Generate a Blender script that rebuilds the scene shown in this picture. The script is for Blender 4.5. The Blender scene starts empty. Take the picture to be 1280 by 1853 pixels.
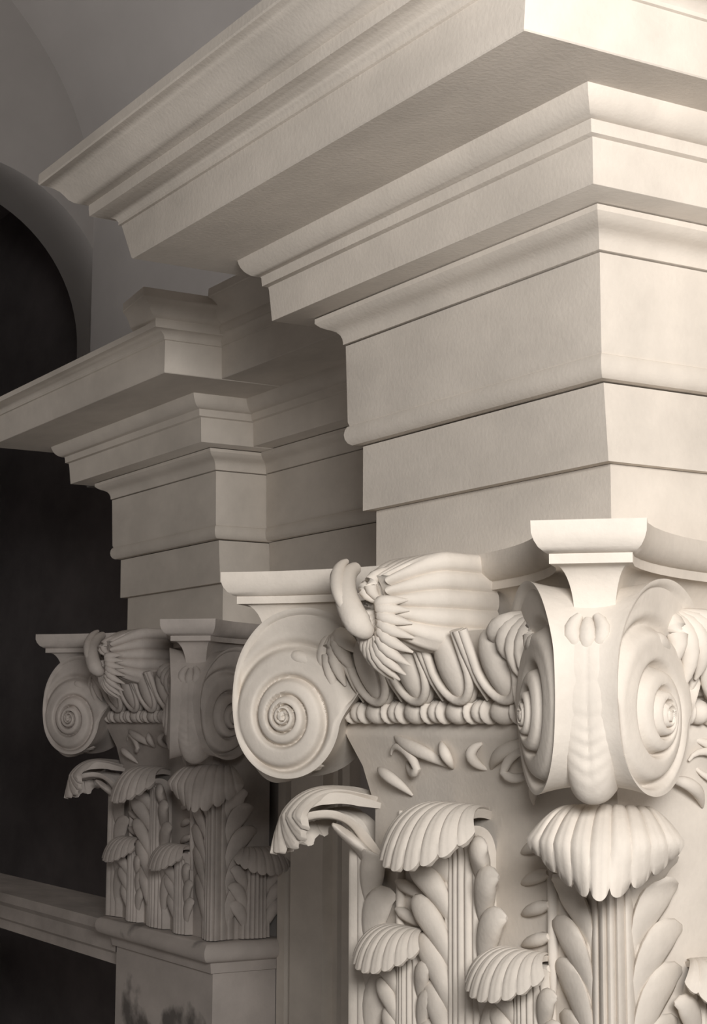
import bpy, bmesh, math, random
import numpy as np
from mathutils import Matrix, Vector

# ------------------------------------------------------------------ frame
F_PX, PITCH, ALPHA, ROLL = 3019.416, 0.1263786, 0.5411267, 0.0050311
N0 = (0.2960792, 1.960952)            # near arris of the frieze, metres in front of the camera
H = 5.0                               # camera height above the floor
L = 0.6                               # width of a pilaster block
T1, T2, PB = 1.837109, 0.394479, 0.12883   # far block: shift along wall, set-back, its projection
WALL = T2 + PB                        # frieze plane of the wall between the blocks
S2 = math.sqrt(2)
D1 = (-math.sin(ALPHA), math.cos(ALPHA)); D2 = (math.cos(ALPHA), math.sin(ALPHA))
def W(u, v, z):                       # u along the wall away from the viewer, v into the wall
    return Vector((N0[0]+u*D1[0]+v*D2[0], N0[1]+u*D1[1]+v*D2[1], z+H))

scene = bpy.context.scene
cam_d = bpy.data.cameras.new('camera'); cam = bpy.data.objects.new('camera', cam_d)
scene.collection.objects.link(cam); scene.camera = cam
cam_d.sensor_fit = 'HORIZONTAL'; cam_d.sensor_width = 36; cam_d.lens = F_PX/1280*36
cam_d.clip_start = 0.05
fwd = Vector((0, math.cos(PITCH), math.sin(PITCH))); up0 = Vector((0, -math.sin(PITCH), math.cos(PITCH))); r0 = Vector((1, 0, 0))
Rv = r0*math.cos(ROLL)+up0*math.sin(ROLL); Uv = up0*math.cos(ROLL)-r0*math.sin(ROLL)
m = Matrix.Identity(4)
for i in range(3): m[i][0], m[i][1], m[i][2] = Rv[i], Uv[i], -fwd[i]
m.translation = Vector((0, 0, H)); cam.matrix_world = m

wd = bpy.data.worlds.new('world'); scene.world = wd; wd.use_nodes = True
wd.node_tree.nodes['Background'].inputs[0].default_value = (0.5, 0.48, 0.47, 1)
wd.node_tree.nodes['Background'].inputs[1].default_value = 0.1
def area(name, loc, target, sx, sy, power, col):
    d = bpy.data.lights.new(name, 'AREA'); d.shape = 'RECTANGLE'; d.size = sx; d.size_y = sy; d.energy = power; d.color = col
    o = bpy.data.objects.new(name, d); scene.collection.objects.link(o); o.location = loc
    o.rotation_euler = (Vector(target)-Vector(loc)).to_track_quat('-Z', 'Y').to_euler()
    return o
# key: area lamp added just behind and to the right of the viewer
area('key_light', (0.27, -0.20, H+0.44), (0.2, 2.3, H+0.3), 0.7, 0.45, 62, (1.0, 0.965, 0.925))
# fill: unseen lamp added below, facing up to lift the soffits
area('up_fill_light', (-0.7, 1.6, H-3.6), (-0.5, 2.2, H+0.5), 2.4, 2.4, 11, (1.0, 0.955, 0.92))
# fill: unseen lamp added by the left wall to brighten the vault
hw_ = area('vault_fill_light', W(3.9, -2.9, 0.7), W(2.9, 0.7, 2.4), 0.8, 0.8, 6, (1.0, 0.96, 0.93)); hw_.data.spread = math.radians(60)
vs = scene.view_settings
vs.view_transform = 'Standard'; vs.look = 'None'; vs.gamma = 1; vs.use_curve_mapping = False; vs.exposure = 0.0

# ------------------------------------------------------------------ materials
def stone(name, base, var=0.16, scale=5.0, bump=0.05, stain=None, rough=0.85):
    mt = bpy.data.materials.new(name); mt.use_nodes = True; nt = mt.node_tree; N = nt.nodes; lk = nt.links
    bs = N['Principled BSDF']; bs.inputs['Roughness'].default_value = rough
    bs.inputs['Specular IOR Level'].default_value = 0.25
    tc = N.new('ShaderNodeTexCoord')
    mp = N.new('ShaderNodeMapping'); mp.inputs['Scale'].default_value = (1.6, 0.8, 1.3); lk.new(tc.outputs['Object'], mp.inputs[0])
    n1 = N.new('ShaderNodeTexNoise'); n1.inputs['Scale'].default_value = scale; n1.inputs['Detail'].default_value = 6; n1.inputs['Roughness'].default_value = 0.62
    lk.new(mp.outputs[0], n1.inputs['Vector'])
    cr = N.new('ShaderNodeValToRGB'); e = cr.color_ramp.elements
    e[0].position = 0.3; e[1].position = 0.72
    lo = tuple(c*(1-var) for c in base); hi = tuple(min(1, c*(1+var*0.5)) for c in base)
    e[0].color = (*lo, 1); e[1].color = (*hi, 1); lk.new(n1.outputs['Fac'], cr.inputs[0])
    out = cr.outputs[0]
    n2 = N.new('ShaderNodeTexNoise'); n2.inputs['Scale'].default_value = 160; n2.inputs['Detail'].default_value = 3
    lk.new(tc.outputs['Object'], n2.inputs['Vector'])
    if stain:                          # dark blotches with a shape of their own
        n3 = N.new('ShaderNodeTexNoise'); n3.inputs['Scale'].default_value = 5.5; n3.inputs['Detail'].default_value = 5
        mp3 = N.new('ShaderNodeMapping'); mp3.inputs['Location'].default_value = stain; lk.new(tc.outputs['Object'], mp3.inputs[0]); lk.new(mp3.outputs[0], n3.inputs['Vector'])
        c3 = N.new('ShaderNodeValToRGB'); c3.color_ramp.elements[0].position = 0.56; c3.color_ramp.elements[1].position = 0.64
        lk.new(n3.outputs['Fac'], c3.inputs[0])
        mx = N.new('ShaderNodeMix'); mx.data_type = 'RGBA'; lk.new(c3.outputs[0], mx.inputs['Factor'])
        lk.new(out, mx.inputs['A']); mx.inputs['B'].default_value = (base[0]*.3, base[1]*.3, base[2]*.3, 1); out = mx.outputs['Result']
    lk.new(out, bs.inputs['Base Color'])
    bp = N.new('ShaderNodeBump'); bp.inputs['Strength'].default_value = bump*4; bp.inputs['Distance'].default_value = 0.002
    lk.new(n2.outputs['Fac'], bp.inputs['Height']); lk.new(bp.outputs[0], bs.inputs['Normal'])
    return mt
M_ST = stone('pale_limestone', (0.70, 0.645, 0.58), var=0.2, scale=3.5)
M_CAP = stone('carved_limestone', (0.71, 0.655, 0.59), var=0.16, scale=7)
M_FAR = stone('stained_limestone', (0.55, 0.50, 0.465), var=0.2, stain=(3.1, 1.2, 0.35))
M_FCAP = stone('mottled_limestone', (0.55, 0.50, 0.465), var=0.28, scale=6)  # darker base and stronger mottling than the carved stone
M_PL = stone('grey_plaster', (0.50, 0.475, 0.46), var=0.12, scale=1.2, bump=0.03)
M_DK = stone('passage_plaster', (0.42, 0.38, 0.385), var=0.3, scale=2, bump=0.02)  # passage walls, slightly darker and blotchier than the grey plaster
M_FL = stone('worn_floor', (0.42, 0.38, 0.34), var=0.2, scale=2)

# ------------------------------------------------------------------ mesh helpers (local axes x = v, y = u, z)
col = scene.collection
cache = {}
def mesh_from(name, verts, faces, mat, smooth=40):
    me = bpy.data.meshes.new(name)
    me.from_pydata([tuple(map(float, p)) for p in verts], [], faces); me.validate()
    bm = bmesh.new(); bm.from_mesh(me); bmesh.ops.remove_doubles(bm, verts=bm.verts, dist=1e-5)
    bmesh.ops.recalc_face_normals(bm, faces=bm.faces); bm.to_mesh(me); bm.free()
    if smooth:
        me.polygons.foreach_set('use_smooth', [True]*len(me.polygons)); me.set_sharp_from_angle(angle=math.radians(smooth))
    me.materials.append(mat); return me
def obj(name, me, parent=None, label=None, kind=None):
    o = bpy.data.objects.new(name, me); col.objects.link(o)
    if parent: o.parent = parent
    if label: o['label'] = label
    if kind: o['kind'] = kind
    return o
def root(name, u, v, z, label, cat, group=None):
    o = bpy.data.objects.new(name, None); col.objects.link(o); o.empty_display_size = 0.1
    o.location = W(u, v, z); o.rotation_euler = (0, 0, ALPHA); o['label'] = label; o['category'] = cat
    if group: o['group'] = group
    return o
def place(o, u=0, v=0, z=0):
    o.location = W(u, v, z); o.rotation_euler = (0, 0, ALPHA); return o
class B:
    def __init__(s): s.v = []; s.f = []
    def add(s, v, f):
        k = len(s.v); s.v += [tuple(p) for p in v]; s.f += [tuple(i+k for i in q) for q in f]; return s
    def grid(s, G, wrap_u=False, wrap_v=False):
        G = np.asarray(G, float); a, b = G.shape[:2]; f = []
        for i in range(a if wrap_u else a-1):
            for j in range(b if wrap_v else b-1):
                i2, j2 = (i+1) % a, (j+1) % b
                f.append((i*b+j, i*b+j2, i2*b+j2, i2*b+j))
        return s.add(G.reshape(-1, 3), f)
    def box(s, x0, x1, y0, y1, z0, z1):
        return s.add([(x, y, z) for x in (x0, x1) for y in (y0, y1) for z in (z0, z1)],
                     [(0, 1, 3, 2), (4, 6, 7, 5), (0, 4, 5, 1), (2, 3, 7, 6), (0, 2, 6, 4), (1, 5, 7, 3)])
    def tube(s, pts, rad, n=8, flat=None, nrm=None):
        # tapered round (or flattened) limb along pts
        P = [Vector(p) for p in pts]; R = []
        ref = Vector(nrm) if nrm else Vector((0.31, 0.2, 0.93))
        for i, p in enumerate(P):
            t = (P[min(i+1, len(P)-1)]-P[max(i-1, 0)]).normalized()
            a = t.cross(ref); a = a.normalized() if a.length > 1e-4 else t.orthogonal().normalized()
            b = a.cross(t).normalized(); r = rad[i]; fl = flat if flat else 1
            R.append([p+a*r*math.cos(2*math.pi*k/n)+b*r*fl*math.sin(2*math.pi*k/n) for k in range(n)])
        k0 = len(s.v); s.grid([[tuple(q) for q in r] for r in R], wrap_v=True)
        s.f.append(tuple(k0+i for i in range(n))[::-1]); e = k0+(len(P)-1)*n; s.f.append(tuple(e+i for i in range(n)))
        return s
    def mesh(s, name, mat, smooth=40): return mesh_from(name, s.v, s.f, mat, smooth)
def bez(P, n):
    P = [np.array(p, float) for p in P]; out = []
    for i in range(n):
        t = i/(n-1); Q = P
        while len(Q) > 1: Q = [Q[k]*(1-t)+Q[k+1]*t for k in range(len(Q)-1)]
        out.append(tuple(Q[0]))
    return out

# ------------------------------------------------------------------ setting
def structure(name, b, mat, smooth=30):
    o = obj(name, b.mesh(name, mat, smooth)); place(o); o['kind'] = 'structure'; return o
FZ = -H; U_END = 4.2; U_BACK = -4.6; V_LEFT = -3.03; V_UP = 1.03
b = B().box(V_LEFT-.3, 1.6, U_BACK-.3, 9.0, FZ-.2, FZ); structure('floor', b, M_FL)
b = B().box(0.575, 1.5, U_BACK, 2.40, FZ, 0.86); b.box(V_UP, 1.5, U_BACK, U_END, 0.86, 1.9); b.box(1.44, 1.5, 2.40, U_END, FZ, .86)
wr = structure('wall_right', b, M_PL)
b = B().box(V_LEFT-.3, V_LEFT, U_BACK, U_END+.3, FZ, 1.9); structure('wall_left', b, M_PL)
b = B().box(V_LEFT-.3, 1.5, U_BACK-.3, U_BACK, FZ, 3.6); structure('wall_back', b, M_PL)
# barrel vault
b = B(); n = 72; G0 = []; G1 = []
for i in range(n+1):
    a = math.pi*i/n; cv, cz = math.cos(a), math.sin(a)
    G0.append([(-1+2.03*cv, u, 1.882+1.394*cz) for u in (U_BACK, U_END+.05)])
    G1.append([(-1+2.33*cv, u, 1.882+1.694*cz) for u in (U_BACK, U_END+.05)])
b.grid(G0).grid(G1)
structure('ceiling', b, M_PL, 60)
# end wall with its tall arched opening into darkness
b = B(); ac_v, ac_z, ar = 0.525, 1.46, 0.590
arch = [(1.42, FZ), (1.42, 1.2), (ac_v+ar, 1.2)]+[(ac_v+ar*math.cos(math.pi*i/40), ac_z+ar*math.sin(math.pi*i/40)) for i in range(41)]+[(ac_v-ar, FZ)]
outer = [(1.5, FZ), (1.5, 1.2), (1.5, 1.2)]+[(ac_v+(3.9 if math.cos(math.pi*i/40) < 0 else 0.98)*math.cos(math.pi*i/40), 1.9+1.75*math.sin(math.pi*i/40)) for i in range(41)]+[(V_LEFT-.3, FZ)]
for dz, flip in ((0, 0), (0.35, 1)):
    b.grid([[(p[0], U_END+dz, p[1]), (q[0], U_END+dz, q[1])] for p, q in zip(arch, outer)])
b.grid([[(p[0], U_END, p[1]), (p[0], U_END+.35, p[1])] for p in arch])
structure('wall_end', b, M_PL, 40)
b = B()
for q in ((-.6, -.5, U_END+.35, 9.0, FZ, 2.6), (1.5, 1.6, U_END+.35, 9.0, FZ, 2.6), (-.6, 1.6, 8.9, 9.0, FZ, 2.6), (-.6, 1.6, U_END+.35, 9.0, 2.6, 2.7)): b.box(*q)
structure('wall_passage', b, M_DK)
# vertical mouldings on the wall between the two pilasters
for k, (u0, u1, d) in enumerate([(1.585, 1.725, .045), (1.565, 1.585, .02), (1.725, 1.74, .02), (1.50, 1.53, .03), (1.795, 1.83, .02)]):
    b = B().box(0.58-d, 0.60, u0, u1, FZ, 0.224); structure('trim_%d' % (k+1), b, M_ST)
# impost beam crossing the dark opening
b = B()
prof = [(.44, -.60), (.44, -.575), (.425, -.565), (.425, -.53), (.41, -.515), (.41, -.49), (.62, -.49), (.62, -.60)]
b.grid([[(x, u, z) for x, z in prof] for u in (2.42, 8.9)], wrap_v=True)
o = obj('impost_beam', b.mesh('impost_beam', M_FCAP, 30)); place(o)
o['label'] = 'dim stone impost beam crossing the dark opening left of the far pilaster'; o['category'] = 'beam'

# ------------------------------------------------------------------ entablature
# anchor: z, projection over left face, over right face, over the far end
NEAR = dict(f0=(.222, -.037, -.030, -.030), f1=(.316, -.0224, -.016, -.015), t=(.4144, -.002, -.002, -.001), fr=(.5693, 0, 0, 0),
            lo=(.611, .034, .038, .036), db=(.614, .079, .086, .087), dt=(.671, .0835, .091, .0924), bt=(.7216, .1222, .131, .128),
            cb=(.713, .264, .203, .203), ct=(.7776, .264, .208, .250), yb=(.8103, .299, .245, .292), yt=(.876, .362, .31, .362))
FARB = dict(NEAR); FARB.update(cb=(.713, .261, .285, .21), ct=(.7776, .268, .300, .25), yb=(.808, .30, .325, .29), yt=(.862, .350, .372, .35))
WALB = dict(NEAR); WALB.update(cb=(.713, .259, 0, 0), ct=(.7776, .268, 0, 0), yb=(.808, .285, 0, 0), yt=(.862, .336, 0, 0))
def A(T, k, dz=0, do=0):
    z, a, r, e = T[k]; return (z+dz, a+do, r+do, e+do)
def mixp(p, q, fo, fz):
    return (p[0]+(q[0]-p[0])*fz,)+tuple(p[i]+(q[i]-p[i])*fo for i in (1, 2, 3))
def courses(T):
    lo0 = A(T, 'fr', .004, .003); lo1 = A(T, 'lo', -.006); ov0 = A(T, 'dt', .014, .010); ov1 = A(T, 'bt')
    sm0 = A(T, 'ct', .006, .004); sm1 = A(T, 'yb', -.012, -.004); cy0 = A(T, 'yb', .006, .003); cy1 = A(T, 'yt', -.020, -.008)
    fr = A(T, 'fr')
    return [
        ('lower_fascia', [A(T, 'f0'), (A(T, 'f1')[0]-.0005,)+A(T, 'f0')[1:]]),
        ('middle_fascia', [A(T, 'f1'), A(T, 't', -.004, -.012 - .006), A(T, 't', -.002, -.018)]),
        ('upper_fascia', [A(T, 't', 0, -.016), A(T, 't', .0005, -.006), A(T, 't', .004, -.001), A(T, 't', .010, .0022), A(T, 't', .017, .0032), A(T, 't', .024, .0022), A(T, 't', .029, -.0005),
                          A(T, 't', .030, -.003), A(T, 't', .036, -.001), A(T, 'fr', -.002)]),
        ('cyma_moulding', [A(T, 'fr', -.001, -.004), A(T, 'fr', .0005, .003), lo0] + [mixp(lo0, lo1, a, c) for a, c in ((.03, .18), (.10, .36), (.24, .52), (.42, .62), (.62, .70), (.80, .80), (.93, .92))] + [lo1, A(T, 'lo', .001)]),
        ('plain_band', [A(T, 'db'), A(T, 'db', .0005, .001), A(T, 'dt', -.008), A(T, 'dt', -.003, .001)]),
        ('ovolo_moulding', [A(T, 'dt', -.003, .002), A(T, 'dt', -.001, .008), A(T, 'dt', .012, .009), ov0] + [mixp(ov0, ov1, math.sin(k*math.pi/16), 1-math.cos(k*math.pi/16)) for k in range(1, 8)] + [ov1]),
        ('corona', [A(T, 'cb'), A(T, 'cb', .0015, .0015), A(T, 'ct')]),
        ('fillet_moulding', [A(T, 'ct'), A(T, 'ct', .001, .004), sm0] + [mixp(sm0, sm1, a, c) for a, c in ((.12, .35), (.35, .62), (.68, .84))] + [sm1, A(T, 'yb', -.012, .002), A(T, 'yb', 0, .003)]),
        ('cymatium', [A(T, 'yb', 0, .003), cy0] + [mixp(cy0, cy1, a, c) for a, c in ((.16, .06), (.34, .17), (.47, .32), (.56, .50), (.66, .68), (.80, .84))] + [cy1, A(T, 'yt', -.018, -.001), A(T, 'yt', -.016, .001), A(T, 'yt')]),
    ]
def sweep(prof, pathf, depth=.08):
    b = B()
    loop = list(prof)+[(prof[-1][0], -depth, -depth, -depth), (prof[0][0], -depth, -depth, -depth)]
    G = [pathf(p, q >= len(prof)) for q, p in enumerate(loop)]     # loop x path
    G = [list(x) for x in zip(*G)]                  # path x loop
    k = len(b.v); b.grid(G, wrap_v=True); nl = len(loop)
    b.f.append(tuple(range(k, k+nl))); e = k+(len(G)-1)*nl; b.f.append(tuple(range(e, e+nl))[::-1])
    return b
def block_path(back):
    def f(p, inner):
        z, a, r, e = p
        return [(back, L+e, z), (-a, L+e, z), (-a, -r, z), (back, -r, z)]
    return f
def build_entablature(name, T, uvz, label, pathf, mat, special=None):
    rt = root(name, *uvz, label, 'entablature')
    for nm, prof in courses(T):
        pf = special[nm] if special and nm in special else pathf
        obj(nm, sweep(prof, pf).mesh(nm, mat, 28), rt)
    return rt
build_entablature('block_entablature', NEAR, (0, 0, 0), 'bright projecting stone entablature block with deep cornice above the large near capital', block_path(WALL+.04), M_ST)
def far_cyma(p, inner):
    z, a, r, e = p
    if inner: return [(PB+.03, -.06, z), (.06, -.06, z), (.05, -.02, z), (PB+.03, -.02, z)]
    return [(PB+.03, -r+.18, z), (-a+.02, -r+.15, z), (-a, -r, z), (PB+.03, -r, z)]
build_entablature('block_entablature', FARB, (T1, T2, 0), 'dim stone entablature block in the background above the far small capital', block_path(PB+.04), M_ST, {'cymatium': far_cyma})
WALB = {k: (NEAR[k][0], WALB[k][1], FARB[k][2], NEAR[k][3]) for k in NEAR}
def wall_path(p, inner):
    z, a, r, e = p
    if inner: return [(.045, L+.001, z), (.045, T1-.001, z)]
    return [(-a, L+e+.001, z), (-a, T1-r-.001, z)]
build_entablature('recessed_entablature', WALB, (0, WALL, .0015), 'shaded stone entablature along the wall between the near and far blocks', wall_path, M_ST)
def side_path(p, inner):
    z, a, r, e = p
    if inner: return [(.08, -2.6, z), (.08, .02, z)]
    return [(-a, -2.6, z), (-a, -.001-r, z)]
WALS = {k: (NEAR[k][0], WALB[k][1], NEAR[k][2], 0) for k in NEAR}
tr = obj('trim_6', None); place(tr, 0, WALL, .0015); tr['kind'] = 'structure'
for nm, prof in courses(WALS): obj(nm, sweep(prof, side_path).mesh(nm, M_ST, 28), tr)

# ------------------------------------------------------------------ composite capital
# capital coordinates: (v, u, z) with the near front arris of the block at the origin
C0 = 0.3
def diag(horn):                        # outward diagonal and sideways unit vectors in (v, u)
    return {'N': ((-1, -1), (-1, 1)), 'P': ((-1, 1), (-1, -1)), 'R': ((1, -1), (-1, -1))}[horn]
def horn_pt(horn, D, T, z):
    (dv, du), (lv, lu) = diag(horn)
    return (C0+(D*dv+T*lv)/S2, C0+(D*du+T*lu)/S2, z)
def get(key, fn):
    if key not in cache: cache[key] = fn()
    return cache[key]

def abacus_outline(o, half, back):
    # plan of the abacus, sides hollowed, horns cut off; o = set-in
    pts = []; D = .597-o
    order = [('P', -1), ('P', 1), ('N', 1), ('N', -1), ('R', 1), ('R', -1)]
    # corner points of horns in order around: back of P -> front of P -> N left -> N right -> R ...
    Pb = horn_pt('P', D, -half, 0)[:2]; Pf = horn_pt('P', D, half, 0)[:2]
    Nl = horn_pt('N', D, half, 0)[:2]; Nr = horn_pt('N', D, -half, 0)[:2]
    Rf = horn_pt('R', D, half, 0)[:2]; Rb = horn_pt('R', D, -half, 0)[:2]
    def side(a, c, axis, mid, n=24):
        out = []
        for i in range(n+1):
            t = i/n; w = 1-(2*t-1)**2; w = w**.85
            p = [a[0]+(c[0]-a[0])*t, a[1]+(c[1]-a[1])*t]
            p[axis] = p[axis]+(mid-p[axis])*w
            out.append(tuple(p))
        return out
    def clip(q):
        out = []
        for i, p in enumerate(q):
            if p[0] <= back: out.append(p); last = (p, q[min(i+1, len(q)-1)])
            else:
                a, c = last; t = (back-a[0])/(c[0]-a[0]); out.append((back, a[1]+(c[1]-a[1])*t))
        return out
    pts += clip(side(Pb, (.72, .767), 1, .6-o))[::-1]
    pts += side(Pf, Nl, 0, 0+o)
    pts += clip(side(Nr, Rf, 1, 0+o))
    return pts
def make_abacus(levels, back):
    b = B(); G = [[(x, y, z) for x, y in abacus_outline(o, h, back)] for z, o, h in levels]
    k = len(b.v); b.grid(G, wrap_v=True); n = len(G[0])
    b.f.append(tuple(range(n))[::-1]); b.f.append(tuple(range((len(G)-1)*n, len(G)*n)))
    return b
ov = [(.2215, .0, .063), (.208, .0, .0625), (.200, .003, .060), (.193, .008, .056), (.188, .015, .050), (.1865, .020, .046)]
ABA_TOP = ov[::-1]
ABA_FIL = [(.1755, .020, .0455), (.1865, .020, .0455)]
cav = [(.1755-.0585*(1-math.cos(k*math.pi/18)), .028+.030*math.sin(k*math.pi/18), .0405-.0180*math.sin(k*math.pi/18)) for k in range(10)]
ABA_CAV = cav[::-1]

# ---- volute
VD, VZ = .495, .010
TH = np.radians([-180, -150, -120, -90, -60, -30, 0, 25, 54, 80, 108, 130, 150, 166, 180])
RR = np.array([.091, .091, .090, .0885, .088, .0875, .088, .098, .124, .148, .163, .168, .165, .12, .091])
def v_rad(th):
    return float(np.interp(th, TH, RR))
def v_half(D, z):
    return min(.0325+.37*max(0, .588-D)+.06*max(0, z-.085), .125)
def spiral_h(r, th):
    k = .60
    ph = math.log(max(r, .006)/.0885)/-k + th/(2*math.pi)   # turns inward
    q = ph-math.floor(ph)
    g = min(q, 1-q)                                         # distance from the groove between two turns
    prof = 1-math.exp(-(g/.13)**2)
    arm = max(0, min(1, (r-.092)/.03))
    return (-.013+.013*prof+.003*math.sin(math.pi*q))*min(1, r/.02+.2)+.020*max(0, 1-r/.075)**1.2*min(1, 1.0)-.010*arm
def volute_mesh():
    b = B(); nt, nr = 168, 64
    ths = [-math.pi+2*math.pi*i/nt for i in range(nt)]
    sm = []
    for t in ths:
        rs = [v_rad(((t+dt+math.pi) % (2*math.pi))-math.pi) for dt in np.linspace(-.16, .16, 9)]; sm.append(sum(rs)/9)
    sides = {}
    for sg in (1, -1):
        G = []
        for t, Ro in zip(ths, sm):
            row = []
            for j in range(nr+1):
                r = Ro*j/nr
                D = VD+r*math.cos(t); z = VZ+r*math.sin(t)
                h = spiral_h(r, t)
                ed = (Ro-r)/.009
                if ed < 1: h = h*(1-math.sqrt(max(0, 1-ed*ed)))
                row.append((D, sg*(v_half(D, z)+h), z))
            G.append(row)
        sides[sg] = G
        b.grid(G, wrap_u=True)
    ncol = 12; rim = []
    for i, (t, Ro) in enumerate(zip(ths, sm)):
        D, T, z = sides[1][i][-1]; row = []
        for j in range(ncol+1):
            q = -1+2*j/ncol; dip = .011*(1-abs(q)**2.2)
            row.append((VD+(Ro-dip)*math.cos(t), T*q, VZ+(Ro-dip)*math.sin(t)))
        rim.append(row)
    b.grid(rim, wrap_u=True)
    return b
def to_horn(b, horn):
    b2 = B(); b2.v = [horn_pt(horn, D, T+(.006 if horn == 'N' else 0), z) for D, T, z in b.v]; b2.f = b.f; return b2
def rim_leaf():
    # long leaf laid on the strap between the scrolls, with a vein and slanting notches, swelling into a rounded drooping tip
    b = B(); G = []; n = 90
    for i in range(n+1):
        f = i/n; td = 58-178*f; t = math.radians(td); Ro = v_rad(t); row = []
        wd = .020+.0065*math.sin(min(1, f*1.6)*math.pi*.5)
        if f > .80: wd *= math.sqrt(max(.0, 1-((f-.80)/.205)**2))
        sw = math.exp(-((td+66)/(30 if td > -66 else 24))**2)
        for j in range(21):
            q = -1+2*j/20
            rel = .0050*(1-abs(q)**3)-.0022*math.exp(-(q/.10)**2)*(1-sw)+.0018*math.sin(f*105+abs(q)*5)*(1-abs(q))*min(1, max(0, f-.2)*3)*(1-sw)
            rel = rel*(.4+.6*min(1, f*2))+.0215*sw*(max(0, 1-q*q))**.55
            R2 = Ro-.0115+rel
            row.append((VD+R2*math.cos(t), wd*q, VZ+R2*math.sin(t)))
        G.append(row)
    b.grid(G); return b
def bud():
    # low heart-shaped boss of three lobes
    b = B()
    for q, w, dz in ((-.0165, .0085, 0), (.0165, .0085, 0), (0, .0095, -.004)):
        b.tube([(VD+.058, q*.55, VZ+.110+dz), (VD+.0615, q*.8, VZ+.104+dz), (VD+.065, q, VZ+.096+dz), (VD+.068, q*1.0, VZ+.088+dz), (VD+.069, q*.8, VZ+.080+dz), (VD+.068, q*.6, VZ+.074+dz)], [w*k for k in (.5, .85, 1.05, 1.1, .85, .3)], 14)
    return b
def pods(sg):
    b = B()
    for a0, a1, r, w in ((76, 86, .079, .0085), (94, 128, .088, .0105)):
        pts = []
        for k in range(9):
            t = math.radians(a0+(a1-a0)*k/8); D = VD+r*math.cos(t); z = VZ+r*math.sin(t); pts.append((D, sg*(v_half(D, z)-.006), z))
        b.tube(pts, [w*q for q in (.35, .75, .95, 1, .95, .85, .7, .5, .2)], 12)
    return b

# ---- leaves: own coordinates lat (sideways), out (away from the stone), z
def tip_curve(n): return bez([(-.060, -.046), (.040, .026), (.128, .010), (.142, -.100)], n)
def fan_mesh(sc, w, lobes=9):
    b = B(); per = 10; nph, nr = lobes*per, 22; G = []
    cur = tip_curve(nr+1)
    for i in range(nph+1):
        q = -1+2*i/nph; ph = q*math.radians(78); x = 2*((i/per) % 1.0)-1 if i < nph else 1
        if i == 0: x = -1
        end = 1-.045*(1-math.sqrt(max(0, 1-x*x*.99))); row = []
        for j in range(nr+1):
            f = j/nr*end; y = f*nr; k = min(int(y), nr-1); fr = y-k
            o_ = cur[k][0]*(1-fr)+cur[k+1][0]*fr; z_ = cur[k][1]*(1-fr)+cur[k+1][1]*fr
            c = math.cos(ph); rel = (.0042*(1-abs(x)**3)-.0010*math.exp(-(x/.14)**2)*f)*min(1, .25+f*1.6)
            dr = f**2
            row.append((w*math.sin(ph)*(.26+.74*f**1.15), sc*(o_*(.40+.60*c if o_ > 0 else 1)+rel*(1-.2*dr)), sc*(z_*(.22+.78*c)+rel*(1-dr)*.9-.006*(1-c))))
        G.append(row)
    bm = bmesh.new(); bb = B().grid(G)
    vs_ = [bm.verts.new(p) for p in bb.v]
    for f in bb.f: bm.faces.new([vs_[k] for k in f])
    bmesh.ops.recalc_face_normals(bm, faces=bm.faces)
    up_ = sum(f.normal.y+f.normal.z for f in bm.faces)
    if up_ < 0: bmesh.ops.reverse_faces(bm, faces=bm.faces)
    bmesh.ops.solidify(bm, geom=bm.faces[:], thickness=.010*sc)
    bm.verts.index_update(); b.v = [tuple(v.co) for v in bm.verts]; b.f = [tuple(v.index for v in f.verts) for f in bm.faces]; bm.free()
    return b
def blade_mesh(z0, z1, w0, w1, sc, flutes=7):
    # fluted stem running up and over into the curled tip
    b = B(); n = 40; ns = flutes*6; G = []
    spine = [(.008, z0+(z1-.075*sc-z0)*i/20) for i in range(20)]+bez([(.008, z1-.075*sc), (.010, z1-.028*sc), (.035*sc, z1-.026*sc), (.070*sc, z1-.028*sc), (.098*sc, z1-.040*sc)], 21)
    for i, (o0, z) in enumerate(spine):
        f = i/40; g = max(0, (f-.45)/.55); wd = w0+(w1-w0)*g**1.5+.006*(1-f); row = []
        dx, dz = (spine[min(i+1, 40)][0]-spine[max(i-1, 0)][0], spine[min(i+1, 40)][1]-spine[max(i-1, 0)][1]); l = math.hypot(dx, dz)+1e-9; nx, nz = dz/l, -dx/l
        for j in range(ns+1):
            q = -1+2*j/ns
            h = .0075*abs(math.sin(math.pi*flutes*(q+1)/2))**.7+.010*(1-abs(q)**1.5)*(1-.8*g)
            if j in (0, ns): h = -.010*(1-g)
            row.append((wd*q, o0+nx*h, z+nz*h))
        G.append(row)
    b.grid(G); return b
def leaflet_mesh(sg, x0, z0, x1, z1, r, out0, out1):
    b = B()
    pts = bez([(sg*x0, out0, z0), (sg*(x0+.15*(x1-x0)), out0+.006, z0+.55*(z1-z0)), (sg*(x0+.55*(x1-x0)), out1+.006, z1), (sg*x1, out1, z1-.004)], 11)
    rad = [r*k for k in (.25, .5, .72, .88, .98, 1.05, 1.06, 1.0, .86, .6, .18)]
    b.tube(pts, rad, 12, flat=.55, nrm=(0, 1, 0)); return b
def leaf_to_cap(b, kind, pos):
    out = B(); out.f = b.f
    for lat, o_, z in b.v:
        if kind == 'left':  p = (BODY-o_, pos-lat, z)                 # on the left face, v = BODY
        elif kind == 'right': p = (pos+lat, BODY-o_, z)
        else:
            # corner leaf: lower part folds round the arris, curled tip stands free
            fold = max(0, min(1, (-.13-z)/.06)); bend = fold*max(0, abs(lat)-.012)
            Dc = (C0-BODY)*S2 - .004
            p = horn_pt(kind, Dc+o_-bend*.92, lat*(1-.28*fold), z)
        out.v.append(p)
    return out
BODY = .022
Z_BASE = -.476
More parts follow.
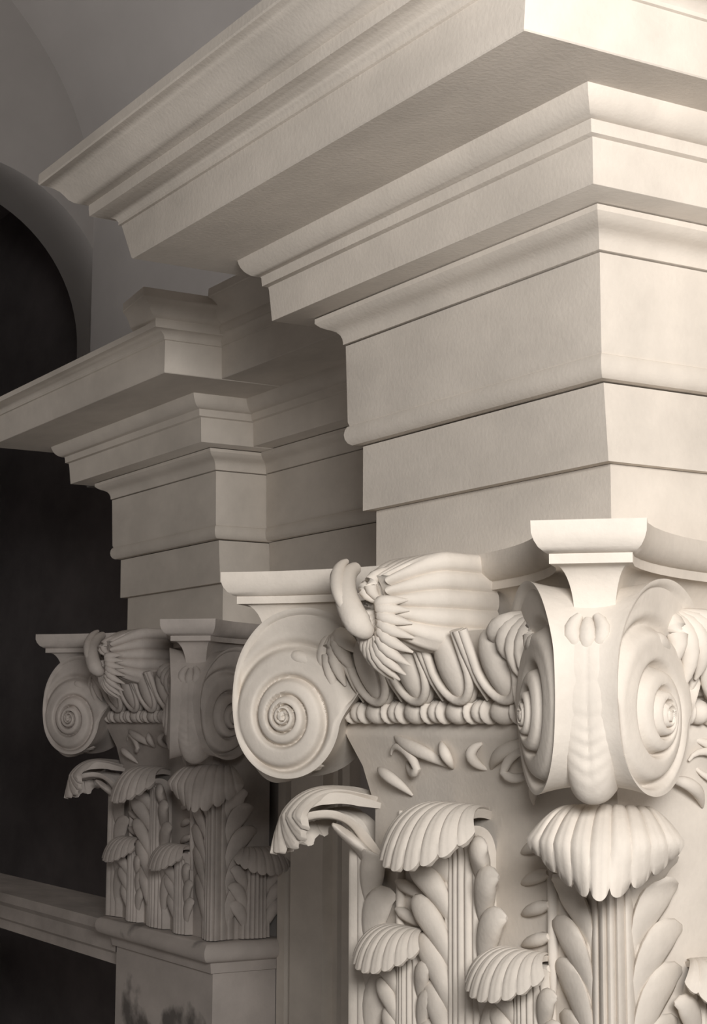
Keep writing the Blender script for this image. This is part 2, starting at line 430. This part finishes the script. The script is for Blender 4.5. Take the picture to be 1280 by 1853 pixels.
def build_leaf(cap, name, key, kind, pos, ztop, big, mat):
    # one acanthus leaf: blade, side leaflets, curled scalloped tip
    if big: bw, tw, fw, sc, ot = .046, .064, (.094 if kind in 'NPR' else .098), 1.0, .050
    else: bw, tw, fw, sc, ot = .032, .046, .076, .60, .030
    if big and kind not in 'NPR': sc = .86
    me = get(key+'blade', lambda: leaf_to_cap(blade_mesh(Z_BASE+.002, ztop-.006, bw, tw, sc), kind, pos).mesh('blade', mat, 50))
    lf = obj(name, me, cap)
    def curl():
        fb = fan_mesh(sc, fw, 9); fb.v = [(a, o_, z+ztop) for a, o_, z in fb.v]
        return leaf_to_cap(fb, kind, pos).mesh('curled_tip', mat, 55)
    obj('curled_tip', get(key+'curl', curl), lf)
    rows = [(-.445, -.345, .088), (-.385, -.285, .096), (-.325, -.235, .098), (-.265, -.185, .092), (-.215, -.150, .078)] if big else [(-.455, -.395, .066), (-.42, -.355, .072), (-.38, -.318, .070)]
    for i, (za, zb, xm) in enumerate(rows):
        for sg in (1, -1):
            def mk(sg=sg, za=za, zb=zb, xm=xm, i=i):
                o1 = .012+(.030*i/4 if big else .014*i/2)
                return leaf_to_cap(leaflet_mesh(sg, .036 if big else .026, za, xm+(.010 if big else .002), zb, .0200 if big else .0145, .010, o1), kind, pos).mesh('leaflet', mat, 60)
            obj('leaflet', get(key+'lf%d%d' % (i, sg), mk), lf)
    return lf

def egg_mesh():
    b = B(); G = []; n, mth = 12, 16           # local (v, u, z), egg centred at u = 0
    for i in range(n+1):
        ph = -math.pi/2+math.pi*i/n; row = []
        for k in range(mth):
            a = 2*math.pi*k/mth; zz = .072+.046*math.sin(ph)*(1.0 if ph < 0 else 1.0); rr = math.cos(ph)
            lean = -(zz-.03)*.42
            row.append((-.022+lean-.022*rr*math.cos(a)*-1, .0295*rr*math.sin(a)*(1+.12*math.sin(ph)), zz))
        G.append(row)
    b.grid(G, wrap_v=True); return b
def shell_mesh():
    b = B(); pts = []
    for k in range(15):
        a = math.pi*k/14; zz = .078-.048*math.sin(a)
        if k == 0 or k == 14: zz = .118
        pts.append((-.026-(zz-.03)*.42-.008, .0405*math.cos(a), zz))
    b.tube(pts, [.0062]*15, 8, nrm=(1, 0, .4)); return b
def dart_mesh():
    b = B(); b.tube([(-.028-.036-.008, 0, .118), (-.026-.025-.008, 0, .09), (-.026-.01-.006, 0, .055), (-.026, 0, .031)], [.0075, .007, .005, .002], 8); return b
def shift(b, dv, du, swap=False):
    c = B(); c.f = b.f
    c.v = [((v, u+du, z) if not swap else (u+du, v, z)) for v, u, z in b.v]; return c
def bead_mesh(kind):
    b = B(); n = 10
    if kind == 'bead': pr = [(-.0205, .004), (-.019, .009), (-.014, .0135), (-.007, .0160), (0, .0168), (.007, .0160), (.014, .0135), (.019, .009), (.0205, .004)]
    elif kind == 'small': pr = [(-.012, .005), (-.010, .010), (-.005, .0142), (0, .0155), (.005, .0142), (.010, .010), (.012, .005)]
    else: pr = [(-.0045, .008), (-.0035, .0145), (-.001, .0168), (.001, .0168), (.0035, .0145), (.0045, .008)]
    b.tube([(-.014, u, .0165) for u, r in pr], [r for u, r in pr], 14, nrm=(0, 0, 1)); return b
def fleuron_parts():
    P = {}
    # ribbed calyx standing out from the hollow of the abacus: rounded box with flutes running front to back
    b = B(); G = []; nv = 34
    for i in range(nv+1):
        f = i/nv; v = .03-.152*f; row = []
        cl = 1 if f < .55 else math.cos((f-.55)/.45*math.pi/2*.86)
        hw = (.045+.022*min(f, .6)**1.3)*(.25+.75*cl); z0 = .100+.030*(1-cl); z1 = .221-.040*(1-cl)
        per = []
        def seg(p, q, n, lob, nrm):
            for k in range(n):
                t = k/n; per.append((p[0]+(q[0]-p[0])*t, p[1]+(q[1]-p[1])*t, abs(math.sin(math.pi*lob*t))**.6, nrm))
        seg((-hw, z1), (-hw, z0), 40, 5, (-1, 0)); seg((-hw, z0), (hw, z0), 24, 4, (0, -1))
        seg((hw, z0), (hw, z1), 40, 5, (1, 0)); seg((hw, z1), (-hw, z1), 24, 4, (0, 1))
        for x, z, rb, nm in per:
            am = .0085*(.45+.55*math.sin(math.pi*min(1, f*1.1)))
            d = am*rb*(0 if nm[1] > 0 else 1)
            end = .012*rb*f**3-.020*(1-rb)*0
            row.append((v-end, x+nm[0]*d+.10*(.16-z)*f*(1 if x < 0 else -1)*0, z+nm[1]*d))
        G.append(row)
    na = len(G[0]); b.grid(G, wrap_v=True); b.f.append(tuple(range(na))); b.f.append(tuple(range(nv*na, (nv+1)*na))[::-1])
    P['ribbed_calyx'] = b
    pet = []
    for k in range(16):
        a = math.radians(-188+k*13.1) if k < 14 else math.radians(48+(k-14)*38); lowf = max(0, -math.sin(a)); R = .050+.030*lowf
        b = B(); pts = []
        for i in range(8):
            f = i/7; rr = R*(.15+.85*f); pts.append((-.124-.022*math.sin(f*math.pi*.8)+.028*f*f+.010*lowf*f, rr*math.cos(a)*.86, .150+rr*math.sin(a)*1.05-.010*lowf))
        b.tube(pts, [.003, .0055, .0075, .0085, .009, .008, .0055, .0015], 8); pet.append(b)
    P['petal'] = pet
    b = B(); pts = bez([(-.095, .112, .210), (-.122, .092, .202), (-.150, .058, .178), (-.166, .022, .152), (-.170, -.016, .122), (-.148, -.016, .108), (-.136, .014, .126)], 28)
    b.tube(pts, [.009+.0085*math.sin(min(1, i/19)*math.pi*.5) if i < 20 else .0175-.0013*(i-19) for i in range(28)], 14)
    P['twisted_stem'] = b
    st = []
    for off, sh in ((-.013, .006), (.007, -.004)):
        b = B(); q = [(p[0]-.008+sh*.5, p[1]+off*.9, p[2]+.004+off*.8) for p in pts[:19]]; b.tube(q, [.004+.0055*math.sin(i/18*math.pi) for i in range(19)], 10); st.append(b)
    P['strand'] = st
    return P
FLE = fleuron_parts()
def tendrils():
    # curling sprays on the bell under the bead moulding, the same on both halves
    out = []
    curves = TEND
    for mir in (False, True):
        for c, r in curves:
            b = B(); n = 18; P_ = bez([(0, u, z) for u, z in c], n) if len(c) < 6 else bez([(0, u, z) for u, z in c[:5]], 10)[:-1]+bez([(0, u, z) for u, z in c[4:]], 9)
            n = len(P_)
            pts = [(.016-.020*math.sin(math.pi*(.25+.75*i/(n-1))), (p[1] if not mir else .6-p[1]), p[2]) for i, p in enumerate(P_)]
            b.tube(pts, [r*math.sin((.04+.93*i/(n-1))*math.pi)**.7 for i in range(n)], 10, flat=.8, nrm=(1, 0, 0)); out.append(b)
    return out
TEND = [([(.472, -.042), (.463, -.025), (.438, -.026), (.407, -.042), (.400, -.060), (.416, -.074), (.441, -.064), (.453, -.047)], .0068),
        ([(.463, -.016), (.419, -.030), (.377, -.037), (.348, -.057)], .0095),
        ([(.348, -.024), (.326, -.033), (.323, -.049), (.339, -.058)], .0085),
        ([(.507, -.063), (.478, -.066), (.456, -.077), (.438, -.098)], .0085)]
TEN = tendrils()
def palmette(mirror):
    # leaf sprouting behind a scroll and drooping over the end of the egg row
    out = []
    for k in range(5):
        e = (.050+.021*k, .040+.018*abs(k-1.2)**1.15)
        b = B(); pts = bez([(-.030, .055, .128), (-.060-.004*k, .060+.010*k, .128), (-.078, e[0]+.004, .5*(e[1]+.13)), (-.052-.0*k, e[0], e[1])], 10)
        b.tube([(v, (u if not mirror else .6-u), z) for v, u, z in pts], [.005, .0085, .011, .0125, .013, .0125, .0115, .0095, .0065, .002], 10)
        out.append(b)
    return out
PAL = [palmette(False), palmette(True)]
def ladder(mirror):
    # notched edge of the upper leaf lying flat on the bell
    out = []
    sgn = -1 if mirror else 1
    b = B(); b.tube([(.018, .3+sgn*.172, z) for z in np.linspace(-.33, -.12, 8)], [.003, .006, .007, .007, .007, .007, .006, .003], 8); out.append(b)
    for k in range(5):
        z = -.305+.038*k
        b = B(); b.tube(bez([(.024, .3+sgn*.100, z-.008), (.012, .3+sgn*.135, z+.002), (.012, .3+sgn*.172, z+.012)], 6), [.001, .005, .0075, .0085, .0085, .004], 8); out.append(b)
    return out
LAD = [ladder(False), ladder(True)]

def build_capital(uvz, label, mat, far):
    cap = root('composite_capital', *uvz, label, 'capital')
    sfx = 'F' if far else 'N'
    vmax = PB+.03 if far else WALL+.03
    def part(nm, key, fn, parent=cap, smooth=45):
        return obj(nm, get(sfx+key, lambda: fn().mesh(nm, mat, smooth)), parent)
    # abacus
    ab = part('abacus', 'aba', lambda: make_abacus(ABA_TOP, vmax), smooth=35)
    part('fillet', 'abf', lambda: make_abacus(ABA_FIL, vmax), ab, 35)
    part('cavetto', 'abc', lambda: make_abacus(ABA_CAV, vmax), ab, 35)
    # bell of the capital behind the leaves
    def bell():
        b = B(); lv_ = [(Z_BASE+.0005, 0), (-.12, 0), (-.06, -.006), (-.02, -.022), (-.014, -.024), (.0, -.024), (.0, -.018), (.12, -.018)]
        G = []
        for z, o in lv_:
            x0 = BODY+o; e = .02 if z < -.1 else 0; G.append([(vmax, .6-x0-e, z), (x0+.012, .6-x0-e, z), (x0, .6-x0-e-.012, z), (x0, x0+.012, z), (x0+.012, x0, z), (vmax, x0, z)])
        n = 6; b.grid(G, wrap_v=True); b.f.append(tuple(range(n))[::-1]); b.f.append(tuple(range((len(G)-1)*n, len(G)*n))); return b
    part('bell', 'bell', bell, smooth=30)
    # volutes
    for horn in ('N', 'P'):
        vo = part('volute', 'vol'+horn, lambda: to_horn(volute_mesh(), horn), smooth=50)
        part('strap_leaf', 'sl'+horn, lambda: to_horn(rim_leaf(), horn), vo)
        part('bud', 'bd'+horn, lambda: to_horn(bud(), horn), vo, 60)
        for sg in (1, -1):
            part('pod', 'pd%s%d' % (horn, sg), lambda: to_horn(pods(sg), horn), vo, 60)
    # echinus: egg and dart over bead and reel
    faces = [(False, None)] if far else [(False, None), (True, WALL-.06)]
    for sw, lim in faces:
        t = 'r' if sw else 'l'
        def ech():
            b = B(); pr = [(-.012, -.0), (-.012, .033), (-.022, .036), (-.034, .060), (-.045, .09), (-.052, .119), (.03, .119), (.03, 0)]
            hi = .56 if not lim else lim
            b.grid([[(v+.012, u, z) for v, z in pr] for u in (.05, hi)], wrap_v=True)
            return shift(b, 0, 0, sw)
        part('echinus', 'ech'+t, ech, smooth=30)
        for k in range(5):
            u = .10+.10*k - .05 + .05*0
            u = .05+.10*k+.0
            if u < .08 or u > .52 or (lim and u > lim): continue
            e = part('egg', 'egg%s%d' % (t, k), lambda: shift(egg_mesh(), 0, u, sw), smooth=60)
            part('egg_shell', 'esh%s%d' % (t, k), lambda: shift(shell_mesh(), 0, u, sw), e, 60)
        for k in range(5):
            u = .10+.10*k
            if lim and u > lim: continue
            part('dart', 'drt%s%d' % (t, k), lambda: shift(dart_mesh(), 0, u, sw), smooth=50)
        for k in range(-1, 6):
            u = .08+.10*k
            if .04 < u < (.56 if not lim else lim): part('bead', 'bea%s%d' % (t, k), lambda: shift(bead_mesh('bead'), 0, u, sw), smooth=50)
            for du, kd in ((.05, 'small'), (.0315, 'reel'), (.0685, 'reel')):
                uu = u+du
                if .04 < uu < (.56 if not lim else lim): part('bead' if kd == 'small' else 'reel', 'be%s%s%d%.3f' % (kd, t, k, du), lambda: shift(bead_mesh(kd), 0, uu, sw), smooth=50)
        # fleuron in the middle of the abacus
        def pl(b): return shift(b, 0, .3, sw)
        fl = part('fleuron', 'fle'+t, lambda: pl(FLE['ribbed_calyx']), smooth=60)
        for k, q in enumerate(FLE['petal']): part('petal', 'pet%s%d' % (t, k), lambda: pl(q), fl, 60)
        part('twisted_stem', 'tst'+t, lambda: pl(FLE['twisted_stem']), fl, 60)
        for k, q in enumerate(FLE['strand']): part('strand', 'str%s%d' % (t, k), lambda: pl(q), fl, 60)
        for m_, PL in enumerate(PAL):
            if lim and m_: continue
            pa = part('palmette', 'pal%s%d' % (t, m_), lambda: shift(PL[0], 0, 0, sw), smooth=60)
            for k, q in enumerate(PL[1:]): part('lobe', 'plb%s%d%d' % (t, m_, k), lambda: shift(q, 0, 0, sw), pa, 60)
        for m_, LD in enumerate(LAD if not sw else []):
            pa = part('notched_edge', 'lad%s%d' % (t, m_), lambda: shift(LD[0], 0, 0, sw), smooth=60)
            for k, q in enumerate(LD[1:]): part('notch_rib', 'lnr%s%d%d' % (t, m_, k), lambda: shift(q, 0, 0, sw), pa, 60)
        for k, q in enumerate(TEN): part('tendril', 'ten%s%d' % (t, k), lambda: shift(q, 0, 0, sw), smooth=60)
    # leaves
    for horn in ('N', 'P'):
        build_leaf(cap, 'corner_leaf', sfx+'cl'+horn, horn, 0, -.090, True, mat)
    build_leaf(cap, 'acanthus_leaf', sfx+'ml', 'left', .30, -.100, True, mat)
    for pos in (.165, .435): build_leaf(cap, 'lower_leaf', sfx+'ll%.2f' % pos, 'left', pos, -.272, False, mat)
    if not far: build_leaf(cap, 'acanthus_leaf', sfx+'mr', 'right', .30, -.100, True, mat)
    for pos in ((.12,) if far else (.165, .435)): build_leaf(cap, 'lower_leaf', sfx+'lr%.2f' % pos, 'right', pos, -.272, False, mat)
    return cap
build_capital((0, 0, 0), 'large pale carved composite capital in the foreground with scroll volutes and acanthus leaves', M_CAP, False)
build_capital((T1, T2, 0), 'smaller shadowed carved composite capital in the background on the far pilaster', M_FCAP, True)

# ------------------------------------------------------------------ pilaster shafts
def shaft(uvz, label, mat, vmax):
    rt = root('pilaster', uvz[0], uvz[1], FZ, label, 'pilaster')
    zo = -FZ
    def ring(lv_):
        b = B(); G = []
        for z, o in lv_:
            x0 = BODY-o; G.append([(vmax, .6-x0-.02, z+zo), (x0, .6-x0-.02, z+zo), (x0, x0, z+zo), (vmax, x0, z+zo)])
        b.grid(G, wrap_v=True); b.f.append((3, 2, 1, 0)); k = (len(G)-1)*4; b.f.append((k, k+1, k+2, k+3)); return b
    obj('shaft', ring([(FZ+.35, 0), (-.535, 0)]).mesh('shaft', mat, 30), rt)
    obj('base', ring([(FZ, .08), (FZ+.15, .08), (FZ+.15, .05), (FZ+.22, .065), (FZ+.28, .05), (FZ+.28, .02), (FZ+.35, .02)]).mesh('base', mat, 30), rt)
    nk = [(-.545, .008), (-.535, .010), (-.522, .012), (-.520, .022)]+[(-.498+.0215*math.sin(a), .022+.020*math.cos(a)) for a in np.linspace(-math.pi/2, math.pi/2, 10)]+[(-.476, .012)]
    obj('astragal', ring(nk).mesh('astragal', mat, 35), rt)
shaft((0, 0), 'near pilaster shaft below the large foreground capital', M_CAP, WALL+.04)
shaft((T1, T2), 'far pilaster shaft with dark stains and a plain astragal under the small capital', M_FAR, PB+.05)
